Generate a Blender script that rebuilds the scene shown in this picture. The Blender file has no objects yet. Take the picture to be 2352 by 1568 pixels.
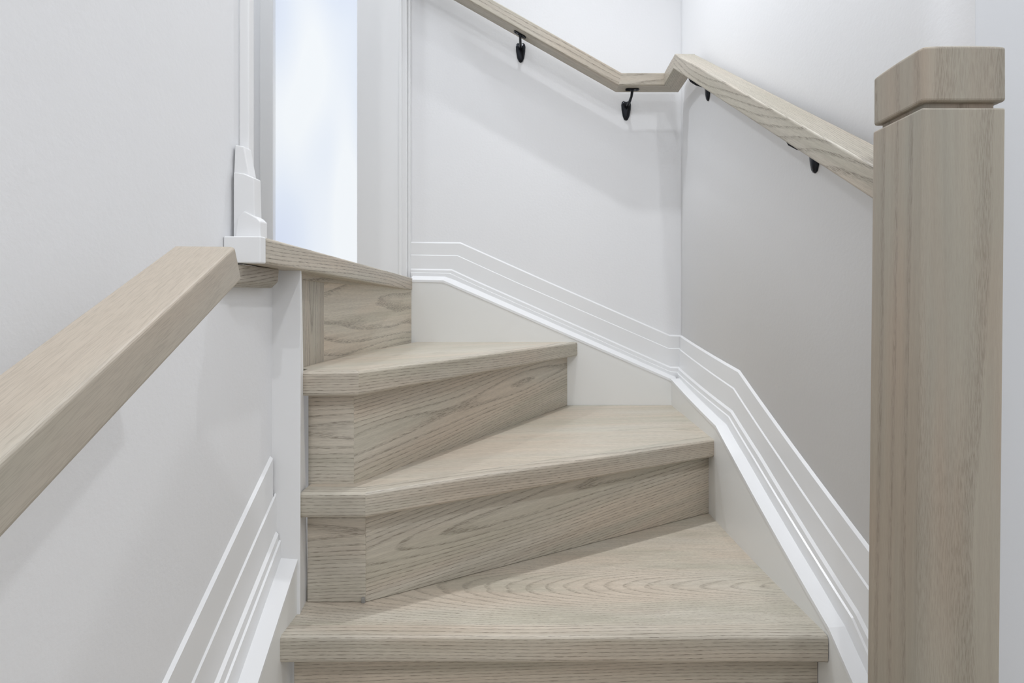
import bpy, bmesh, math, random
from mathutils import Vector as V

S = bpy.context.scene
COL = S.collection
F = 1270.0; CX = 1240.0; CY = 680.0        # focal length and vanishing point in the 2352x1568 frame

# ------------------------------------------------------------------ camera
cd = bpy.data.cameras.new('camera'); cam = bpy.data.objects.new('camera', cd); COL.objects.link(cam)
cam.location = (0, 0, 0); cam.rotation_euler = (math.radians(90), 0, 0)
cd.sensor_fit = 'HORIZONTAL'; cd.sensor_width = 36; cd.lens = F/2352*36
cd.shift_x = (1176-CX)/2352; cd.shift_y = -(784-CY)/2352; cd.clip_start = .01
S.camera = cam

# ------------------------------------------------------------------ world and lights
w = bpy.data.worlds.new('world'); S.world = w; w.use_nodes = True
w.node_tree.nodes['Background'].inputs[0].default_value = (.985, .985, 1.0, 1)
w.node_tree.nodes['Background'].inputs[1].default_value = .5
S.view_settings.view_transform = 'Standard'; S.view_settings.look = 'None'
S.view_settings.gamma = 1; S.view_settings.use_curve_mapping = False
S.view_settings.exposure = 0.06

def lamp(name, loc, power, size, col=(.945, .968, 1), rot=(0, 0, 0), shape='DISK', spread=180):
    l = bpy.data.lights.new(name, 'AREA'); l.energy = power; l.size = size; l.shape = shape; l.color = col
    l.spread = math.radians(spread)
    o = bpy.data.objects.new(name, l); COL.objects.link(o); o.location = loc; o.rotation_euler = rot
    return o
lamp('ceiling_lamp_light', (.03, 1.24, 1.85), 2.1, .035, spread=68, rot=(math.radians(-2), math.radians(-3), 0))
lamp('ceiling_lamp_light', (-.36, .96, 1.9), 1.0, .03, spread=100)
lamp('landing_fill_light', (-1.05, 1.42, 1.85), 5.5, .10, rot=(0, math.radians(-35), 0), col=(.91, .955, 1))  # unseen fill added over the landing to brighten the right wall
lamp('hall_fill_light', (-.30, .42, 1.88), 2.6, .06, rot=(0, math.radians(-45), 0))  # added fill near the left wall, lights the lower right wall
lamp('hall_fill_light', (-.28, -1.2, 1.88), 8.0, .06, rot=(math.radians(20), math.radians(-25), 0))  # added fill from behind the camera, turned towards the right wall
lamp('hall_fill_light', (.35, -.9, 1.9), 12.0, .10)  # general fill added behind the camera, out of view
lamp('hall_fill_light', (1.15, .32, 1.9), 9.5, .10)  # unseen fill added for the left wall, kept off the newel front

# ------------------------------------------------------------------ materials
class NT:
    def __init__(s, name):
        s.m = bpy.data.materials.new(name); s.m.use_nodes = True
        s.t = s.m.node_tree; s.b = s.t.nodes['Principled BSDF']
    def n(s, typ, **kw):
        o = s.t.nodes.new(typ)
        for k, v in kw.items(): setattr(o, k, v)
        return o
    def l(s, a, b): s.t.links.new(a, b)
    def math(s, op, a, b=None, c=None):
        o = s.n('ShaderNodeMath', operation=op)
        for i, v in enumerate((a, b, c)):
            if v is None: continue
            if isinstance(v, (int, float)): o.inputs[i].default_value = v
            else: s.l(v, o.inputs[i])
        return o.outputs[0]
    def vmul(s, a, v):
        o = s.n('ShaderNodeVectorMath', operation='MULTIPLY'); s.l(a, o.inputs[0]); o.inputs[1].default_value = v
        return o.outputs[0]
    def noise(s, vec, scale, detail=2, rough=.5):
        o = s.n('ShaderNodeTexNoise'); s.l(vec, o.inputs['Vector'])
        o.inputs['Scale'].default_value = scale; o.inputs['Detail'].default_value = detail
        o.inputs['Roughness'].default_value = rough
        return o.outputs['Fac']
    def ramp(s, f, stops):
        o = s.n('ShaderNodeValToRGB'); s.l(f, o.inputs[0]); e = o.color_ramp.elements
        while len(e) < len(stops): e.new(.5)
        for el, (p, c) in zip(e, stops): el.position = p; el.color = (*c, 1) if len(c) == 3 else c
        return o.outputs[0]
    def mix(s, f, a, b, blend='MIX'):
        o = s.n('ShaderNodeMix', data_type='RGBA', blend_type=blend)
        for i, v in ((0, f), (6, a), (7, b)):
            if isinstance(v, (int, float)): o.inputs[i].default_value = v
            elif isinstance(v, tuple): o.inputs[i].default_value = (*v, 1)
            else: s.l(v, o.inputs[i])
        return o.outputs[2]

def srgb(r, g, b):
    f = lambda c: (c/255/12.92 if c/255 <= .04045 else ((c/255+.055)/1.055)**2.4)
    return (f(r), f(g), f(b))

def wood_material(name, light, dark, pink, olive, ringf=230, grain=1.0, rough=.42):
    k = NT(name)
    at = k.n('ShaderNodeAttribute', attribute_name='grain')
    P = at.outputs['Vector']
    fg = k.n('ShaderNodeAttribute', attribute_name='figure').outputs['Fac']
    # slow warping of the growth rings along the board
    warp = k.noise(k.vmul(P, (.8, 3.2, 3.2)), 1.0, 2, .4)
    fine = k.noise(k.vmul(P, (5, 40, 40)), 1.0, 2, .5)
    sp = k.n('ShaderNodeSeparateXYZ'); k.l(P, sp.inputs[0])
    r = k.math('SQRT', k.math('ADD', k.math('POWER', sp.outputs[1], 2.0), k.math('POWER', sp.outputs[2], 2.0)))
    r = k.math('ADD', r, k.math('MULTIPLY', warp, .075))
    r = k.math('ADD', r, k.math('MULTIPLY', fine, .003))
    ph = k.math('FRACT', k.math('MULTIPLY', r, ringf))
    ring = k.ramp(ph, [(0, (0, 0, 0)), (.60, (.05,)*3), (.85, (1, 1, 1)), (.94, (.9,)*3), (1, (0, 0, 0))])
    # pores: short dark dashes along the grain
    po = k.noise(k.vmul(P, (70, 1300, 1300)), 1.0, 2, .6)
    pore = k.ramp(po, [(.46, (0, 0, 0)), (.60, (1, 1, 1))])
    st = k.noise(k.vmul(P, (3, 130, 130)), 1.0, 4, .6)
    streak = k.ramp(st, [(.35, (0, 0, 0)), (.7, (1, 1, 1))])
    bl = k.noise(k.vmul(P, (2.2, 12, 12)), 1.0, 2, .5)
    blot = k.ramp(bl, [(.38, (0, 0, 0)), (.62, (1, 1, 1))])
    base = k.mix(blot, light, pink)
    ol = k.noise(k.vmul(P, (1.5, 22, 22)), 1.0, 2, .5)
    base = k.mix(k.ramp(ol, [(.45, (0, 0, 0)), (.68, (.7,)*3)]), base, olive)
    base = k.mix(k.math('MULTIPLY', k.math('MULTIPLY', streak, .28*grain), k.math('MULTIPLY_ADD', fg, .8, .2)), base, dark)
    amt = k.math('MULTIPLY', ring, k.math('ADD', k.math('MULTIPLY', pore, .70*grain), .22*grain))
    amt = k.math('MULTIPLY', amt, fg)
    base = k.mix(amt, base, dark)
    base = k.mix(k.math('MULTIPLY', pore, .15*grain), base, dark)
    oi = k.n('ShaderNodeAttribute', attribute_name='tone')
    tone = k.math('ADD', k.math('MULTIPLY', oi.outputs['Fac'], 1.0), 0.0)
    hs = k.n('ShaderNodeHueSaturation'); k.l(base, hs.inputs['Color']); k.l(tone, hs.inputs['Value'])
    k.l(hs.outputs[0], k.b.inputs['Base Color'])
    k.b.inputs['Roughness'].default_value = rough
    bp = k.n('ShaderNodeBump'); bp.inputs['Strength'].default_value = .25; bp.inputs['Distance'].default_value = .0006
    k.l(k.math('MULTIPLY', amt, -1.0), bp.inputs['Height']); k.l(bp.outputs[0], k.b.inputs['Normal'])
    return k.m

WOOD = wood_material('greige_stained_ash', srgb(208, 201, 187), srgb(112, 102, 88), srgb(210, 197, 180), srgb(194, 189, 172))
WOODN = wood_material('greige_stained_maple', srgb(170, 163, 149), srgb(118, 108, 94), srgb(176, 160, 143), srgb(160, 156, 144), ringf=45, grain=.6, rough=.5)

def paint_material(name, col, rough=.55, bump=.15, scale=260):
    k = NT(name)
    tc = k.n('ShaderNodeTexCoord').outputs['Object']
    v = k.noise(tc, 3.0, 3, .5)
    c = k.mix(k.math('MULTIPLY', v, .5), col, tuple(x*.965 for x in col))
    k.l(c, k.b.inputs['Base Color']); k.b.inputs['Roughness'].default_value = rough
    bp = k.n('ShaderNodeBump'); bp.inputs['Strength'].default_value = bump; bp.inputs['Distance'].default_value = .0008
    k.l(k.noise(tc, scale, 3, .6), bp.inputs['Height']); k.l(bp.outputs[0], k.b.inputs['Normal'])
    return k.m
WALL = paint_material('white_wall_paint', (.885, .888, .90), .6, .35, 150)
TRIM = paint_material('white_trim_paint', (.885, .888, .893), .3, .05, 60)
SKIRT = paint_material('warm_white_skirt_paint', (.86, .86, .84), .32, .05, 40)
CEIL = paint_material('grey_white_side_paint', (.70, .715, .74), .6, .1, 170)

def simple(name, col, rough=.5, metal=0.0):
    k = NT(name); tc = k.n('ShaderNodeTexCoord').outputs['Object']
    c = k.mix(k.noise(tc, 120, 2), col, tuple(x*.8 for x in col))
    k.l(c, k.b.inputs['Base Color']); k.b.inputs['Roughness'].default_value = rough; k.b.inputs['Metallic'].default_value = metal
    return k.m
BLACK = simple('black_metal', (.018, .02, .026), .22, .6)

def glow():
    k = NT('daylit_frosted_glass')
    tc = k.n('ShaderNodeTexCoord').outputs['Object']
    v = k.noise(k.vmul(tc, (4.5, 1, 1.3)), 1.0, 1, .4)
    c = k.ramp(v, [(.36, (.70, .77, .92)), (.5, (.78, .85, .96)), (.64, (.93, .97, 1.0))])
    k.l(c, k.b.inputs['Emission Color']); k.b.inputs['Emission Strength'].default_value = .86
    k.b.inputs['Base Color'].default_value = (.05, .05, .06, 1); k.b.inputs['Roughness'].default_value = .4
    return k.m
GLOW = glow()
CHIP = simple('grey_filler', (.33, .32, .30), .8)

# ------------------------------------------------------------------ object helpers
rnd = random.Random(5)
def link(name, bm, mat, parent=None, grain=None, tone=1.0, fig=1.0, bevel=0, smooth=False, seg=3):
    """link the bmesh as one object; grain = board direction stored as a 3D coordinate for the wood"""
    bmesh.ops.recalc_face_normals(bm, faces=bm.faces)
    me = bpy.data.meshes.new(name); bm.to_mesh(me); bm.free()
    if grain is not None:
        L = V(grain[0]).normalized(); N = V(grain[1]); N = (N - L*N.dot(L)).normalized(); B = L.cross(N)
        # N = board normal: the pith lies below the board so the face shows cathedrals
        off = V((rnd.uniform(0, 9), rnd.uniform(-.05, .05), grain[2] if len(grain) > 2 else rnd.uniform(.05, .1)))
        if len(grain) > 3 and grain[3] is not None: off.y = grain[3]
        co = [v.co for v in me.vertices]; c0 = sum(co, V())/len(co)
        a = me.attributes.new('grain', 'FLOAT_VECTOR', 'POINT')
        for i, p in enumerate(co):
            q = p - c0; a.data[i].vector = V((q.dot(L), q.dot(B), q.dot(N))) + off
        b = me.attributes.new('tone', 'FLOAT', 'POINT')
        for i in range(len(co)): b.data[i].value = tone
        b = me.attributes.new('figure', 'FLOAT', 'POINT')
        for i in range(len(co)): b.data[i].value = fig
    o = bpy.data.objects.new(name, me); COL.objects.link(o); me.materials.append(mat)
    if parent is not None: o.parent = parent; o.matrix_parent_inverse = parent.matrix_basis.inverted() if parent.type == 'EMPTY' or True else o.matrix_parent_inverse
    if bevel:
        md = o.modifiers.new('bevel', 'BEVEL'); md.width = bevel; md.segments = seg; md.limit_method = 'ANGLE'; md.angle_limit = math.radians(35)
        md.harden_normals = False
    if smooth:
        for p in me.polygons: p.use_smooth = True
        if smooth == 'auto':
            for e in me.edges: pass
    return o
def empty(name, loc, label=None, cat=None, kind=None, group=None):
    o = bpy.data.objects.new(name, None); COL.objects.link(o); o.location = loc; o.empty_display_size = .05
    if label: o['label'] = label
    if cat: o['category'] = cat
    if kind: o['kind'] = kind
    if group: o['group'] = group
    return o
def tag(o, label, cat=None, kind=None):
    o['label'] = label
    if cat: o['category'] = cat
    if kind: o['kind'] = kind
    return o
def prism(top, dz):
    """solid below a polygon of 3D points"""
    bm = bmesh.new(); a = [bm.verts.new(p) for p in top]
    zz = dz if isinstance(dz, (list, tuple)) else [dz]*len(top)
    b = [bm.verts.new((p[0], p[1], p[2]-z)) for p, z in zip(top, zz)]
    bm.faces.new(a); bm.faces.new(list(reversed(b))); n = len(a)
    for i in range(n): bm.faces.new((a[i], b[i], b[(i+1) % n], a[(i+1) % n]))
    return bm
def loft(A, B):
    """solid between two polygons with the same number of points"""
    bm = bmesh.new(); a = [bm.verts.new(p) for p in A]; b = [bm.verts.new(p) for p in B]; n = len(a)
    bm.faces.new(a); bm.faces.new(list(reversed(b)))
    for i in range(n): bm.faces.new((a[i], b[i], b[(i+1) % n], a[(i+1) % n]))
    return bm
def box(x0, x1, y0, y1, z0, z1):
    return prism([(x0, y0, z1), (x1, y0, z1), (x1, y1, z1), (x0, y1, z1)], z1-z0)
def grid_wall(rows):
    bm = bmesh.new(); vs = [[bm.verts.new(p) for p in r] for r in rows]
    for i in range(len(vs)-1):
        for j in range(len(vs[0])-1): bm.faces.new((vs[i][j], vs[i][j+1], vs[i+1][j+1], vs[i+1][j]))
    return bm
def rounded(wd, t, r, z0=0.0, n=4):
    """rounded rectangle profile centred sideways, bottom at z0"""
    pts = []
    for cx, cz, a0 in ((wd/2-r, t-r, 0), (-wd/2+r, t-r, 90), (-wd/2+r, r, 180), (wd/2-r, r, 270)):
        for i in range(n+1):
            a = math.radians(a0 + 90*i/n); pts.append((cx+r*math.cos(a), z0+cz+r*math.sin(a)))
    return pts
def nosing_profile(wd, t, r, n=4):
    """flat back at o=0, rounded front at o=wd, top at 0"""
    pts = [(0, 0)]
    for cz, a0 in ((-r, 90), (-t+r, 0)):
        for i in range(n+1):
            a = math.radians(a0 - 90*i/n); pts.append((wd-r+r*math.cos(a), cz+r*math.sin(a)))
    pts.append((0, -t)); return pts
def sweep(path, i, prof, endrot=None):
    """segment i of a mitred path; profile = (sideways right of travel, up)"""
    P = [V(p) for p in path]; t = (P[i+1]-P[i]).normalized()
    side = t.cross(V((0, 0, 1))).normalized(); up = side.cross(t)
    def ring(j):
        n = V(t)
        if 0 < j < len(P)-1:
            n = ((P[j]-P[j-1]).normalized() + (P[j+1]-P[j]).normalized()).normalized()
        out = []
        for o, z in prof:
            q = P[j] + side*o + up*z; out.append(q - t*((q-P[j]).dot(n)/t.dot(n)))
        return out
    return loft(ring(i), ring(i+1)), t, side, up

# ------------------------------------------------------------------ measured planes of the stairwell
DB = 1.661; BASE = .04; WB = DB + BASE            # skirt face and plaster face of the back wall
def SX(d):                                         # inner face of the right skirt board (the wall bows a little)
    if d < .849: return .438 + .1068*(.849-d)
    return .438 - .0782*(d-.849) + .0648*(d-.849)*(d-1.29)
def right(d, e): return SX(d) + BASE - e
LW = -.4358
def at_back(x, y, e):
    d = WB - e; return ((x-CX)*d/F, d, -(y-CY)*d/F)
def at_right(x, y, e):
    d = 1.0
    for _ in range(40): d = .5*d + .5*right(d, e)*F/(x-CX)
    return (right(d, e), d, -(y-CY)*d/F)
def at_left(x, y, e):
    X = LW + e; d = X*F/(x-CX); return (X, d, -(y-CY)*d/F)
def at_z(x, y, z):
    d = -z*F/(y-CY); return V(((x-CX)*d/F, d, z))
Z0, Z1, Z2, Z3, Z4 = -.7077, -.5177, -.3277, -.1377, .0575
ZF = -.8977; ZT = 1.95

# ------------------------------------------------------------------ room shell
ds = [.64 + (1.75-.64)*i/14 for i in range(15)]
o = link('wall_right', grid_wall([[(right(d, 0), d, z) for d in ds] for z in (ZF, ZT)]), WALL, smooth=True)
sd = o.modifiers.new('solid', 'SOLIDIFY'); sd.thickness = .09; sd.offset = 1
tag(o, 'white painted stairwell wall on the right carrying the handrail', kind='structure')
xr = right(.64, 0)
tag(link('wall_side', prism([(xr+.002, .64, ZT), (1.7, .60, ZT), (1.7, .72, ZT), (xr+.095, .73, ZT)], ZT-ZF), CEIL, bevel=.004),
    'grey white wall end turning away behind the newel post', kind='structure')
x0o, x1o = (635-CX)*WB/F, (825-CX)*WB/F
bm = bmesh.new()
for (a, b, z0, z1) in ((-1.6, x0o, ZF, ZT), (x0o, x1o, ZF, -.02), (x0o, x1o, ZT-.02, ZT), (x1o, .56, ZF, ZT)):
    t = box(a, b, WB, WB+.1, z0, z1); me = bpy.data.meshes.new('t'); t.to_mesh(me); t.free(); bm.from_mesh(me); bpy.data.meshes.remove(me)
tag(link('wall_back', bm, WALL), 'white painted back wall of the stair turn', kind='structure')
# left wall: full height near the camera, lower part runs on to the corner post
tag(link('wall_left', loft([(LW, -2.2, ZF), (LW, .90, ZF), (LW, .90, .045), (LW, .80, .045), (LW, .80, ZT), (LW, -2.2, ZT)],
                           [(LW-.12, -2.2, ZF), (LW-.12, .90, ZF), (LW-.12, .90, .045), (LW-.12, .80, .045), (LW-.12, .80, ZT), (LW-.12, -2.2, ZT)]), WALL),
    'white painted wall on the left with fine roller texture', kind='structure')
tag(link('wall_landing', box(-1.7, -1.61, .8, WB+.1, ZF, ZT), WALL), 'white wall closing the upper landing on the left', kind='structure')
tag(link('floor', box(-.56, 1.8, -2.3, .60, ZF-.04, ZF), WOOD, grain=((1, 0, 0), (0, 0, 1))), 'stained wood floor at the foot of the stair', kind='structure')

tag(link('wall_front', box(-.56, 1.8, -2.3, -2.2, ZF, ZT), WALL), 'white hall wall facing the foot of the stair', kind='structure')
tag(link('wall_hall', box(1.7, 1.8, -2.2, .60, ZF, ZT), WALL), 'white hall wall to the right of the stair', kind='structure')
tag(link('ceiling', box(-1.7, 1.8, -2.3, WB+.1, ZT, ZT+.05), WALL), 'white ceiling over the stair and hall', kind='structure')
tag(link('wall_upper', box(-1.7, LW-.12, .70, .80, ZF, ZT), WALL), 'white wall closing the near side of the landing', kind='structure')
# window with casing beyond the landing
win = empty('window_1', ((x0o+x1o)/2, WB, .0), 'tall pale blue frosted window at the head of the stair', kind='structure')
link('pane', box(x0o, x1o, WB-.006, WB+.012, -.02, ZT-.02), GLOW, win)
xe = (935-CX)*(WB-.02)/F
link('casing', box(x1o, xe, WB-.022, WB+.05, -.02, ZT-.01), TRIM, win, bevel=.003)
link('casing', box((597-CX)*(WB-.02)/F, x0o, WB-.022, WB+.05, -.02, ZT-.01), TRIM, win, bevel=.003)
link('corner_bead', box(xe, (943-CX)*(WB-.01)/F, WB-.012, WB, -.02, ZT-.01), TRIM, win, bevel=.002)
link('back_band', box((917-CX)*(WB-.02)/F, (924-CX)*(WB-.02)/F, WB-.027, WB-.021, -.02, ZT-.01), TRIM, win, bevel=.002)

# ------------------------------------------------------------------ moulded baseboards (stacked layers)
LAYERS = [(0, .0045), (.0045, .007), (.007, .0115), (.0115, .0145)]
def interp(pts, s):
    for (a, za), (b, zb) in zip(pts, pts[1:]):
        if min(a, b) - 1e-9 <= s <= max(a, b) + 1e-9: return za + (zb-za)*(s-a)/(b-a) if b != a else za
    return pts[0][1] if abs(s-pts[0][0]) < abs(s-pts[-1][0]) else pts[-1][1]
def layer(plan, pts, e0, e1, bottom, ramp):
    """pts: [(s, z)] top line on plane e1; plan(s, e) -> (x, y); bottom: function s -> z; ramp: rise of the top towards the wall"""
    s0, s1 = pts[0][0], pts[-1][0]; n = 26
    ss = sorted(set([round(s0+(s1-s0)*i/n, 5) for i in range(n+1)] + [round(p[0], 5) for p in pts]), reverse=s0 > s1)
    bm = bmesh.new(); rows = []
    for s in ss:
        z = interp(pts, s); b = bottom(s)
        xf, yf = plan(s, e1); xb, yb = plan(s, e0)
        rows.append([bm.verts.new(p) for p in ((xf, yf, b), (xf, yf, z), (xb, yb, z+ramp), (xb, yb, b))])
    for r, q in zip(rows, rows[1:]):
        for i in range(4): bm.faces.new((r[i], q[i], q[(i+1) % 4], r[(i+1) % 4]))
    bm.faces.new(rows[0]); bm.faces.new(list(reversed(rows[-1])))
    return bm
pb = lambda s, e: (s, WB-e)
pr = lambda s, e: (right(s, e), s)
pl = lambda s, e: (LW+e, s)

back_px = [  # pixel polylines of each moulding line on the back wall
    [(943, 558), (1057, 559), (1260.7, 650), (1538, 771.7), (1572, 773)],
    [(943, 586), (1050, 587.5), (1188, 650), (1536, 801), (1572, 801)],
    [(943, 619.5), (1037, 621), (1100, 650), (1540, 845), (1572, 846)],
    [(943, 626), (1033, 628), (1098, 658), (1540, 854), (1572, 856)]]
back_skirt = [(943, 642), (1018, 643.5), (1100, 678.7), (1541, 870), (1556, 876)]
right_px = [
    [(1562, 773), (1695, 854.7), (1833.7, 1050), (1990.6, 1261), (2120, 1440)],
    [(1558, 801), (1683.6, 893), (1787, 1050), (1990.6, 1349), (2120, 1540)],
    [(1556, 846), (1678, 946.6), (1742.8, 1050), (1965.8, 1411.7), (2040, 1560)],
    [(1555, 857), (1672, 957), (1728, 1050), (1956, 1420), (2030, 1590)]]
right_skirt = [(1541, 870), (1643.5, 977), (1683, 1050), (1903, 1441), (1959, 1568), (1990, 1640)]
bb = empty('baseboard_back', (0, WB, -.3), 'white stepped baseboard moulding climbing the back wall', kind='structure')
br = empty('baseboard_right', (.45, 1.2, -.4), 'white stepped baseboard moulding descending the right wall', kind='structure')
bl = empty('baseboard_left', (LW, .6, -.5), 'white stepped baseboard moulding low on the left wall', kind='structure')
def run(parent, mapper, plan, key, lines, skirt, sbot, cap):
    conv = []
    for k, ln in enumerate(lines):
        e = LAYERS[k][1]; conv.append([(lambda p: (p[key], p[2]))(mapper(x, y, e)) for x, y in ln])
    sk = [(lambda p: (p[key], p[2]))(mapper(x, y, BASE if parent is not bl else .0418)) for x, y in skirt]
    E = BASE if parent is not bl else .0418
    for k, pts in enumerate(conv):
        nxt = conv[k+1] if k+1 < len(conv) else sk
        e0, e1 = LAYERS[k]
        bot = (lambda s, nx=nxt: interp(nx, s) - .012)
        link('moulding', layer(plan, pts, e0, e1, bot, (e1-e0)*(1.0 if k != 3 else .5)), TRIM, parent)
    # the skirt board with its sloped cap
    e0 = LAYERS[-1][1]; last = [(lambda p: (p[key], p[2]))(mapper(x, y, e0)) for x, y in cap]
    s0, s1 = sk[0][0], sk[-1][0]; n = 26
    ss = sorted(set([s0+(s1-s0)*i/n for i in range(n+1)] + [p[0] for p in sk]), reverse=s0 > s1)
    bm = bmesh.new(); rows = []
    for s in ss:
        z = interp(sk, s); zb = max(z+.002, interp(last, s))
        xf, yf = plan(s, E); xb, yb = plan(s, e0); xm, ym = plan(s, E-.004)
        rows.append([bm.verts.new(p) for p in ((xf, yf, z-.007), (xf, yf, z-.0), (xb, yb, zb), (xb, yb, z-.007))])
    for r, q in zip(rows, rows[1:]):
        for i in range(4): bm.faces.new((r[i], q[i], q[(i+1) % 4], r[(i+1) % 4]))
    bm.faces.new(rows[0]); bm.faces.new(list(reversed(rows[-1])))
    link('cap_moulding', bm, TRIM, parent)
    bm = layer(plan, [(s, z-.002) for s, z in sk], 0.001, E-.0012, lambda s: sbot, 0)
    link('skirt_board', bm, SKIRT, parent)
run(bb, at_back, pb, 0, back_px, back_skirt, -.62, [(943, 633), (1026, 635), (1100, 667), (1541, 861), (1560, 868)])
run(br, at_right, pr, 1, right_px, right_skirt, -.80, [(1548, 866), (1666, 975), (1713, 1050), (1904.7, 1375), (1982, 1568), (2010, 1640)])
left_px = [
    [(627, 1053), (385, 1568), (250, 1855)],
    [(637, 1130.5), (446, 1568), (330, 1835)],
    [(640, 1226), (503, 1568), (400, 1825)],
    [(646, 1240), (521, 1568), (423, 1825)]]
left_skirt = [(684, 1284), (592, 1568), (500, 1852)]
run(bl, at_left, pl, 1, left_px, left_skirt, -.86, [(650, 1285), (548, 1568), (450, 1840)])

# corner post at the end of the left wall
post = tag(link('trim_1', loft([(LW-.05, .90, -.62), (-.3905, .90, -.62), (-.3980, .95, -.62), (-.3980, .955, -.62), (LW-.05, .955, -.62)],
                              [(LW-.05, .90, .0435), (-.3890, .90, .0435), (-.3965, .92, .0435), (-.3990, .921, .0435), (LW-.05, .925, .0435)]), TRIM, bevel=.0015),
           'white painted corner post where the left wall ends', kind='structure')
tag(link('trim_2', box(LW+.0005, -.421, .80, .815, .085, ZT-.01), TRIM, bevel=.002), 'narrow white strip down the upper left wall end', kind='structure')
# painted ends of the upper baseboard standing on the landing edge
t3 = empty('trim_3', (-.42, .78, .09), 'stepped painted moulding ends above the landing edge', kind='structure')
D3 = .775
def px3(x, y, d): return ((x-CX)*d/F, d, -(y-CY)*d/F)
for poly, d in (([(540, 332), (560, 336), (572, 400), (572, 410), (536, 410)], .783),
                ([(536, 395), (560, 398), (583, 408), (585, 490), (585, 545), (536, 545)], .779),
                ([(560, 484), (572, 490), (590, 500), (598, 508), (598, 546), (540, 546), (545, 500)], .775)):
    A = [px3(x, y, d) for x, y in poly]; B = [(p[0], p[1]+.02, p[2]) for p in A]
    link('moulding_end', loft(A, B), TRIM, t3, bevel=.0015, seg=2)

# ------------------------------------------------------------------ the staircase
st = empty('staircase', (0, .86, ZF), 'grey stained wooden winder staircase turning left between white walls', 'staircase')
UP = (0, 0, 1)
def riser(parent, pts, z0, z1, name='riser', tone=.93, th=.018, pith=None):
    """pts: plan polyline seen from the front, one board per segment"""
    for i in range(len(pts)-1):
        a, b = V((*pts[i], 0)), V((*pts[i+1], 0)); t = (b-a).normalized(); nrm = V((-t.y, t.x, 0))
        def off(j, q):
            if 0 < j < len(pts)-1:
                t0 = (V((*pts[j], 0))-V((*pts[j-1], 0))).normalized(); t1 = (V((*pts[j+1], 0))-V((*pts[j], 0))).normalized()
                n = (V((-t0.y, t0.x, 0))+V((-t1.y, t1.x, 0))).normalized(); return q + n*th/n.dot(nrm)
            return q + nrm*th
        a2, b2 = off(i, a), off(i+1, b)
        zz = z1 if not isinstance(z1, (list, tuple)) else None
        z = [z1]*2 if zz is not None else [z1[i], z1[i+1]]
        top = [(a.x, a.y, z[0]), (b.x, b.y, z[1]), (b2.x, b2.y, z[1]), (a2.x, a2.y, z[0])]
        slope = rnd.uniform(.05, .12) if i else .02
        link(name, prism(top, [z[0]-z0-.0006, z[1]-z0-.0006, z[1]-z0-.0006, z[0]-z0-.0006]), WOOD, parent,
             grain=(tuple(t + V((0, 0, slope))), tuple(-nrm), pith if pith else rnd.uniform(.04, .07)), tone=tone*(1-.03*(i % 2)), fig=.8, bevel=.0007, seg=1)
def tread(front, rear, th=.0415, tone=1.0, grain=(1, .05, 0), nose=.03, pith=.06, r=.006, boff=None, fig=.5):
    """front: 3D polyline of the nosing's outer edge (left to right); rear: remaining corners, right to left"""
    P = [V(p) for p in front]
    inner = []
    for j, p in enumerate(P):
        t0 = (P[j]-P[j-1]).normalized() if j else (P[1]-P[0]).normalized()
        t1 = (P[j+1]-P[j]).normalized() if j < len(P)-1 else t0
        m = (t0+t1).normalized(); n = V((-m.y, m.x, 0)).normalized()
        inner.append(p + n*nose/ (n.dot(V((-t0.y, t0.x, 0)).normalized())))
    # travel left to right puts the room on the right-hand side: outward = +side
    o = link('tread', prism([tuple(p) for p in inner] + rear, th), WOOD, st, grain=(grain, UP, pith, boff), tone=tone, fig=fig)
    for i in range(len(P)-1):
        bm, t, side, up = sweep([tuple(q) for q in inner], i, nosing_profile(nose, th, r))
        for v in bm.verts:   # square the free ends
            pass
        link('nosing', bm, WOOD, o, grain=(tuple(t), UP, pith+.02), tone=tone*.95, fig=.85)
    return o

# tread outlines
T1L, T1R = (-.397, .841, Z1), (SX(.84)-.0005, .841, Z1)
tread([T1L, T1R], [(SX(1.0)+.003, 1.0, Z1), (SX(1.15)+.003, 1.15, Z1), (SX(1.34)+.003, 1.36, Z1), (-.30, .99, Z1), (-.397, .99, Z1)], grain=(1, 0, .11), pith=.055, boff=-.045, fig=.65)
z2l = -.322
T2 = [(-.3925, .905, z2l), (-.2855, .905, z2l), (SX(1.285)+.0195, 1.2958, -.3333)]
tread(T2, [(SX(1.4)+.012, 1.4, -.331), (SX(1.53)+.005, 1.53, Z2), (SX(DB)+.005, DB, Z2), (.05, DB, Z2), (-.32, 1.03, -.324), (-.395, 1.03, -.324)], grain=(1, .16, 0), pith=.045)
z3l = -.126
T3 = [(-.4005, .925, z3l), ((824-CX)*.925/F, .925, z3l), ((1326-CX)*1.661/F, 1.659, Z3)]
tread(T3, [(-.37, DB, Z3), (-.47, 1.16, -.134), (-.45, .99, -.128), (-.402, .962, -.127)], grain=(1, .75, 0), tone=1.04, pith=.09)
T0 = [(-.395, .50, Z0), (.475, .50, Z0)]
tread(T0, [(.45, .88, Z0), (-.395, .88, Z0)], pith=.05)

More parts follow.
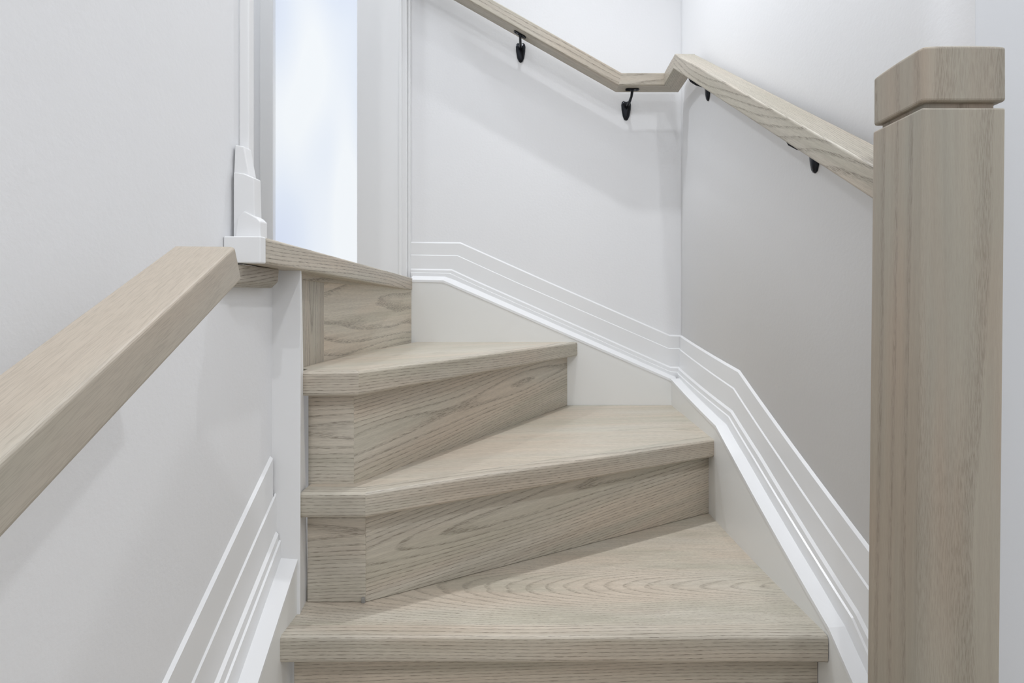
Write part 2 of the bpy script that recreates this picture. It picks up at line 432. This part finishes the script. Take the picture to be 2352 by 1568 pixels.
# risers
riser(st, [(-.395, .530), (.455, .530)], ZF, Z0-.0415)
riser(st, [(-.386, .868), (SX(.868), .868)], Z0, Z1-.0415, tone=.97)
R2 = [(-.3935, .9353), (-.2946, .9353), (SX(1.318)+.004, 1.322)]
riser(st, R2, Z1, [z2l-.041, z2l-.041, -.333-.041], tone=1.05, pith=.05)
R3 = [(-.3975, .949), ((813-CX)*.949/F, .949), ((1303-CX)*1.661/F, 1.661)]
riser(st, R3, Z2, [z3l-.041, z3l-.041, Z3-.041], tone=1.05, pith=.06)
ch = link('filler_chip', box(-.3015, -.2950, .9315, .9352, Z1, Z1+.009), CHIP, st, bevel=.001)
ch['label'] = 'small grey lump of filler at the foot of the riser joint'
R4a, R4b = (-.4373, 1.104), ((945-CX)*1.661/F, 1.661)
riser(st, [R4a, R4b], -.16, [.036, .024], tone=1.2, pith=.30)
A = [(-.4215, .935), (-.4310, 1.104)]
bm = loft([(A[0][0], A[0][1], -.15), (A[1][0], A[1][1], -.15), (A[1][0]-.03, A[1][1], -.15), (A[0][0]-.03, A[0][1], -.15)],
          [(A[0][0], A[0][1], .040), (A[1][0], A[1][1], .037), (A[1][0]-.03, A[1][1], .037), (A[0][0]-.03, A[0][1], .040)])
link('riser_trim', bm, WOOD, st, grain=((0, 0, 1), (1, 0, 0), .03), tone=.90, bevel=.001)
# landing with its nosing running along the turn
ZN0, ZN1 = 138*.76/F, 42*1.66/F
land = link('landing', loft([(-1.6, .905, .03), (-.42, .905, .03), (-.42, WB-.002, .02), (-1.6, WB-.002, .02)],
                            [(-1.6, .905, ZN0-.005), (-.42, .905, ZN0-.005), (-.42, WB-.002, ZN1), (-1.6, WB-.002, ZN1)]), WOOD, st,
            grain=((0, 1, 0), UP, .06))
path = [(-.420, WB-.03, ZN1), (-.420, .776, ZN0)]
bm, t, side, up = sweep([path[1], path[0]], 0, nosing_profile(.036, .0372, .004))
link('nosing', bm, WOOD, land, grain=((0, 1, 0), (1, 0, .3), .05), tone=.97)
pe = link('painted_end', loft([(LW+.0005, .760, ZN0), (-.384, .760, ZN0), (-.384, .760, ZN0-.0372), (LW+.0005, .760, ZN0-.0372)],
                         [(LW+.0005, .798, ZN0), (-.384, .7755, ZN0), (-.384, .7755, ZN0-.0372), (LW+.0005, .798, ZN0-.0372)]), TRIM, land, bevel=.002)
pe['label'] = 'white painted square end of the landing edge'
link('filler', box(LW+.0005, -.4202, .8, .904, ZN0-.036, ZN0-.0035), TRIM, land)
# dark cove block under the landing edge
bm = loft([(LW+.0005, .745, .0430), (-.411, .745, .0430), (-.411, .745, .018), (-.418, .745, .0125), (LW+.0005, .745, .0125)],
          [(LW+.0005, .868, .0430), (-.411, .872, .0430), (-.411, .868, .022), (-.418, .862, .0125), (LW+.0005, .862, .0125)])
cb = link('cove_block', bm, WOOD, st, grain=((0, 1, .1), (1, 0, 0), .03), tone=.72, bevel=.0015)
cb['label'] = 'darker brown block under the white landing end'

# ------------------------------------------------------------------ handrails
RW, RT = .0565, .0365
prof = rounded(RW, RT, .0035, -RT)
ins = .359+RW/2                    # centre line of the return on the right
zt = .646
dC = 1.6 + .0275
slope = (.646-.165)/(1.476-.69); dx = (.4107-.359)/(1.476-.69)
path = [(-.37, dC, zt+.567*(.237+.37)), (.237, dC, zt), (ins, dC, zt), (ins, 1.476, zt),
        (ins + dx*(1.476-.641), .641, zt - slope*(1.476-.641))]
hr = empty('handrail', (.237, dC, zt-RT), 'grey wooden wall handrail bending round the corner of the back and right walls', 'handrail')
for i in range(4):
    bm, t, side, up = sweep(path, i, prof)
    link('rail_section', bm, WOOD, hr, grain=(tuple(t+V((0, 0, .02))), tuple(V((0, -1, .5)) if i < 2 else V((-1, 0, .6))), .16), tone=.9, fig=.8)

def tube(pts, radii, n=10):
    bm = bmesh.new(); P = [V(p) for p in pts]; rings = []
    for i, p in enumerate(P):
        t = (P[min(i+1, len(P)-1)]-P[max(i-1, 0)]).normalized()
        a = t.cross(V((.3, .1, 1))).normalized(); b = t.cross(a)
        rings.append([bm.verts.new(p + (a*math.cos(2*math.pi*k/n) + b*math.sin(2*math.pi*k/n))*radii[i]) for k in range(n)])
    for r, q in zip(rings, rings[1:]):
        for k in range(n): bm.faces.new((r[k], r[(k+1) % n], q[(k+1) % n], q[k]))
    bm.faces.new(rings[0]); bm.faces.new(list(reversed(rings[-1])))
    return bm
def bracket(parent, wallpt, n, a, railpt, rslope):
    """wallpt: top centre of the plate on the wall; n: normal into the room; a: horizontal along the wall; railpt: rail underside centre"""
    n, a = V(n).normalized(), V(a).normalized(); W = V(wallpt); R = V(railpt)
    e = empty('bracket', W); e.parent = parent; e.matrix_parent_inverse = parent.matrix_basis.inverted()
    # drop-shaped wall plate, domed
    out = []
    for u, v in ((-.009, .0), (-.0135, -.004), (-.0150, -.012), (-.0140, -.026), (-.0105, -.046), (-.0055, -.057), (0, -.0595),
                 (.0055, -.057), (.0105, -.046), (.0140, -.026), (.0150, -.012), (.0135, -.004), (.009, .0), (0, -.0025)):
        out.append((u, v))
    bm = bmesh.new(); rings = []
    for sc, h in ((1, 0), (1, .003), (.86, .006), (.5, .0085)):
        rings.append([bm.verts.new(W + a*u*sc + V((0, 0, 1))*((v+.028)*sc-.028) + n*h) for u, v in out])
    m = len(out)
    for r, q in zip(rings, rings[1:]):
        for k in range(m): bm.faces.new((r[k], r[(k+1) % m], q[(k+1) % m], q[k]))
    bm.faces.new(rings[0]); bm.faces.new(list(reversed(rings[-1])))
    def sub(name, bm, **kw):
        o = link(name, bm, BLACK, None, **kw); o.parent = e
        o.matrix_parent_inverse = (e.matrix_parent_inverse @ __import__('mathutils').Matrix.Translation(W)).inverted() if False else o.matrix_parent_inverse
        me = o.data
        for v in me.vertices: v.co -= W
        return o
    sub('wall_plate', bm, smooth=True)
    k = W + V((0, 0, -.018))
    d = (R-k); h = V((d.x, d.y, 0))
    pts = [k + n*.006, k + h*.25 + n*.004 + V((0, 0, -.001)), k + h*.62 + V((0, 0, d.z*.10)), k + h*.88 + V((0, 0, d.z*.36)), R + V((0, 0, -.004)), R + V((0, 0, -.001))]
    sub('arm', tube(pts, [.0055, .0048, .0042, .0038, .0045, .0075]), smooth=True)
    # saddle plate lying on the underside of the rail
    rd = V((a.x, a.y, rslope)).normalized(); sdv = V((0, 0, 1)).cross(rd).normalized(); up = rd.cross(sdv)
    if up.z < 0: up = -up
    poly = []
    for i in range(16):
        an = 2*math.pi*i/16; cx = .013 if math.cos(an) > 0 else -.013
        poly.append((cx + .0075*math.cos(an), .0075*math.sin(an)))
    A_ = [R + rd*u + sdv*v - up*.0002 for u, v in poly]; B_ = [p - up*.0032 for p in A_]
    sub('saddle_plate', loft(A_, B_))
    # screw heads on the saddle and the plate
    for c, ax in ((R + rd*.014 - up*.0032, -up), (R - rd*.014 - up*.0032, -up), (W + a*.0075 + V((0, 0, -.010)) + n*.0055, n), (W - a*.0075 + V((0, 0, -.010)) + n*.0055, n)):
        sub('screw', tube([c - ax*.0005, c + ax*.0014], [.003, .0022], 8))
    return e
zb = zt - RT
bracket(hr, (.265, WB, .599), (0, -1, 0), (1, 0, 0), (.272, dC, zb), 0)
def zback(x): return zt + .567*(.237-x) - RT*math.hypot(1, .567)
bracket(hr, (-.059, WB, .777), (0, -1, 0), (1, 0, 0), (-.058, dC, zback(-.058)), -.567)
def railr(d): return ins + dx*(1.476-d), zt - slope*(1.476-d) - RT*math.hypot(1, slope)
for d, zp in ((.939, .268), (1.433, None)):
    x, z = railr(d)
    bracket(hr, (right(d, 0), d, zp if zp else z-.012), (-1, 0, 0), (0, 1, 0), (x-.004, d, z), slope)

# left handrail, rising away from the camera
ld = V((-.112, 1, .491)); e0 = V((-.3005-RW/2, .541, .0485))
hl = empty('handrail', tuple(e0), 'grey wooden handrail rising across the lower left, open end at the wall corner', 'handrail')
A = e0 - ld*1.0
bm, t, side, up = sweep([tuple(A), tuple(e0)], 0, rounded(RW, RT, .0035, -RT))
link('rail', bm, WOOD, hl, grain=(tuple(t), tuple(V((1, 0, .7))), .05), tone=.82, fig=.12)
for s in (.42, .9):
    p = e0 - ld*s
    bracket(hl, (LW, p.y, p.z-RT*1.114-.01), (1, 0, 0), (0, 1, 0), (p.x, p.y, p.z-RT*1.114), .491)

# ------------------------------------------------------------------ newel post
nw = empty('newel_post', (.4265, .598, Z0), 'square grey wooden newel post with grooved cap, right foreground', 'newel post')
nw.rotation_euler = (0, math.radians(.0), 0)
nx0, nx1, ny0, ny1 = .3845, .4685, .5556, .6385
lean = .0105
def npost(z0, z1, ins_, name, bevel, mat=WOODN):
    f = lambda z: lean*(z-.2)
    A = [(nx0+ins_+f(z0), ny0+ins_, z0), (nx1-ins_+f(z0), ny0+ins_, z0), (nx1-ins_+f(z0), ny1-ins_, z0), (nx0+ins_+f(z0), ny1-ins_, z0)]
    B = [(x-f(z0)+f(z1), y, z1) for x, y, z in A]
    o = link(name, loft(A, B), mat, None, grain=((0, 0, 1), (0, -1, 0), .07), bevel=bevel)
    o.parent = nw; L = nw.location
    for v in o.data.vertices: v.co -= L
    return o
npost(Z0, .1895, 0, 'shaft', .0022)
npost(.1885, .1965, .007, 'neck', 0)
# cap with softly domed top
n = 8; bm = bmesh.new(); g = []
f = lambda z: lean*(z-.2)
for j in range(n+1):
    row = []
    for i in range(n+1):
        u, v = i/n*2-1, j/n*2-1
        h = .2565 - .0035*(max(abs(u), abs(v))**2.5) - .001*(u*u+v*v)
        row.append(bm.verts.new((nx0+(nx1-nx0)*(u+1)/2+f(h), ny0+(ny1-ny0)*(v+1)/2, h)))
    g.append(row)
for j in range(n):
    for i in range(n): bm.faces.new((g[j][i], g[j][i+1], g[j+1][i+1], g[j+1][i]))
rim = [g[0][i] for i in range(n+1)] + [g[j][n] for j in range(1, n+1)] + [g[n][i] for i in range(n-1, -1, -1)] + [g[j][0] for j in range(n-1, 0, -1)]
low = [bm.verts.new((v.co.x, v.co.y, .1958)) for v in rim]
for i in range(len(rim)): k = (i+1) % len(rim); bm.faces.new((rim[i], rim[k], low[k], low[i]))
bm.faces.new(low)
for v in bm.verts: v.co -= nw.location
o = link('cap', bm, WOODN, None, grain=((0, 0, 1), (0, -1, 0), .07), bevel=.003); o.parent = nw

bpy.context.view_layer.update()
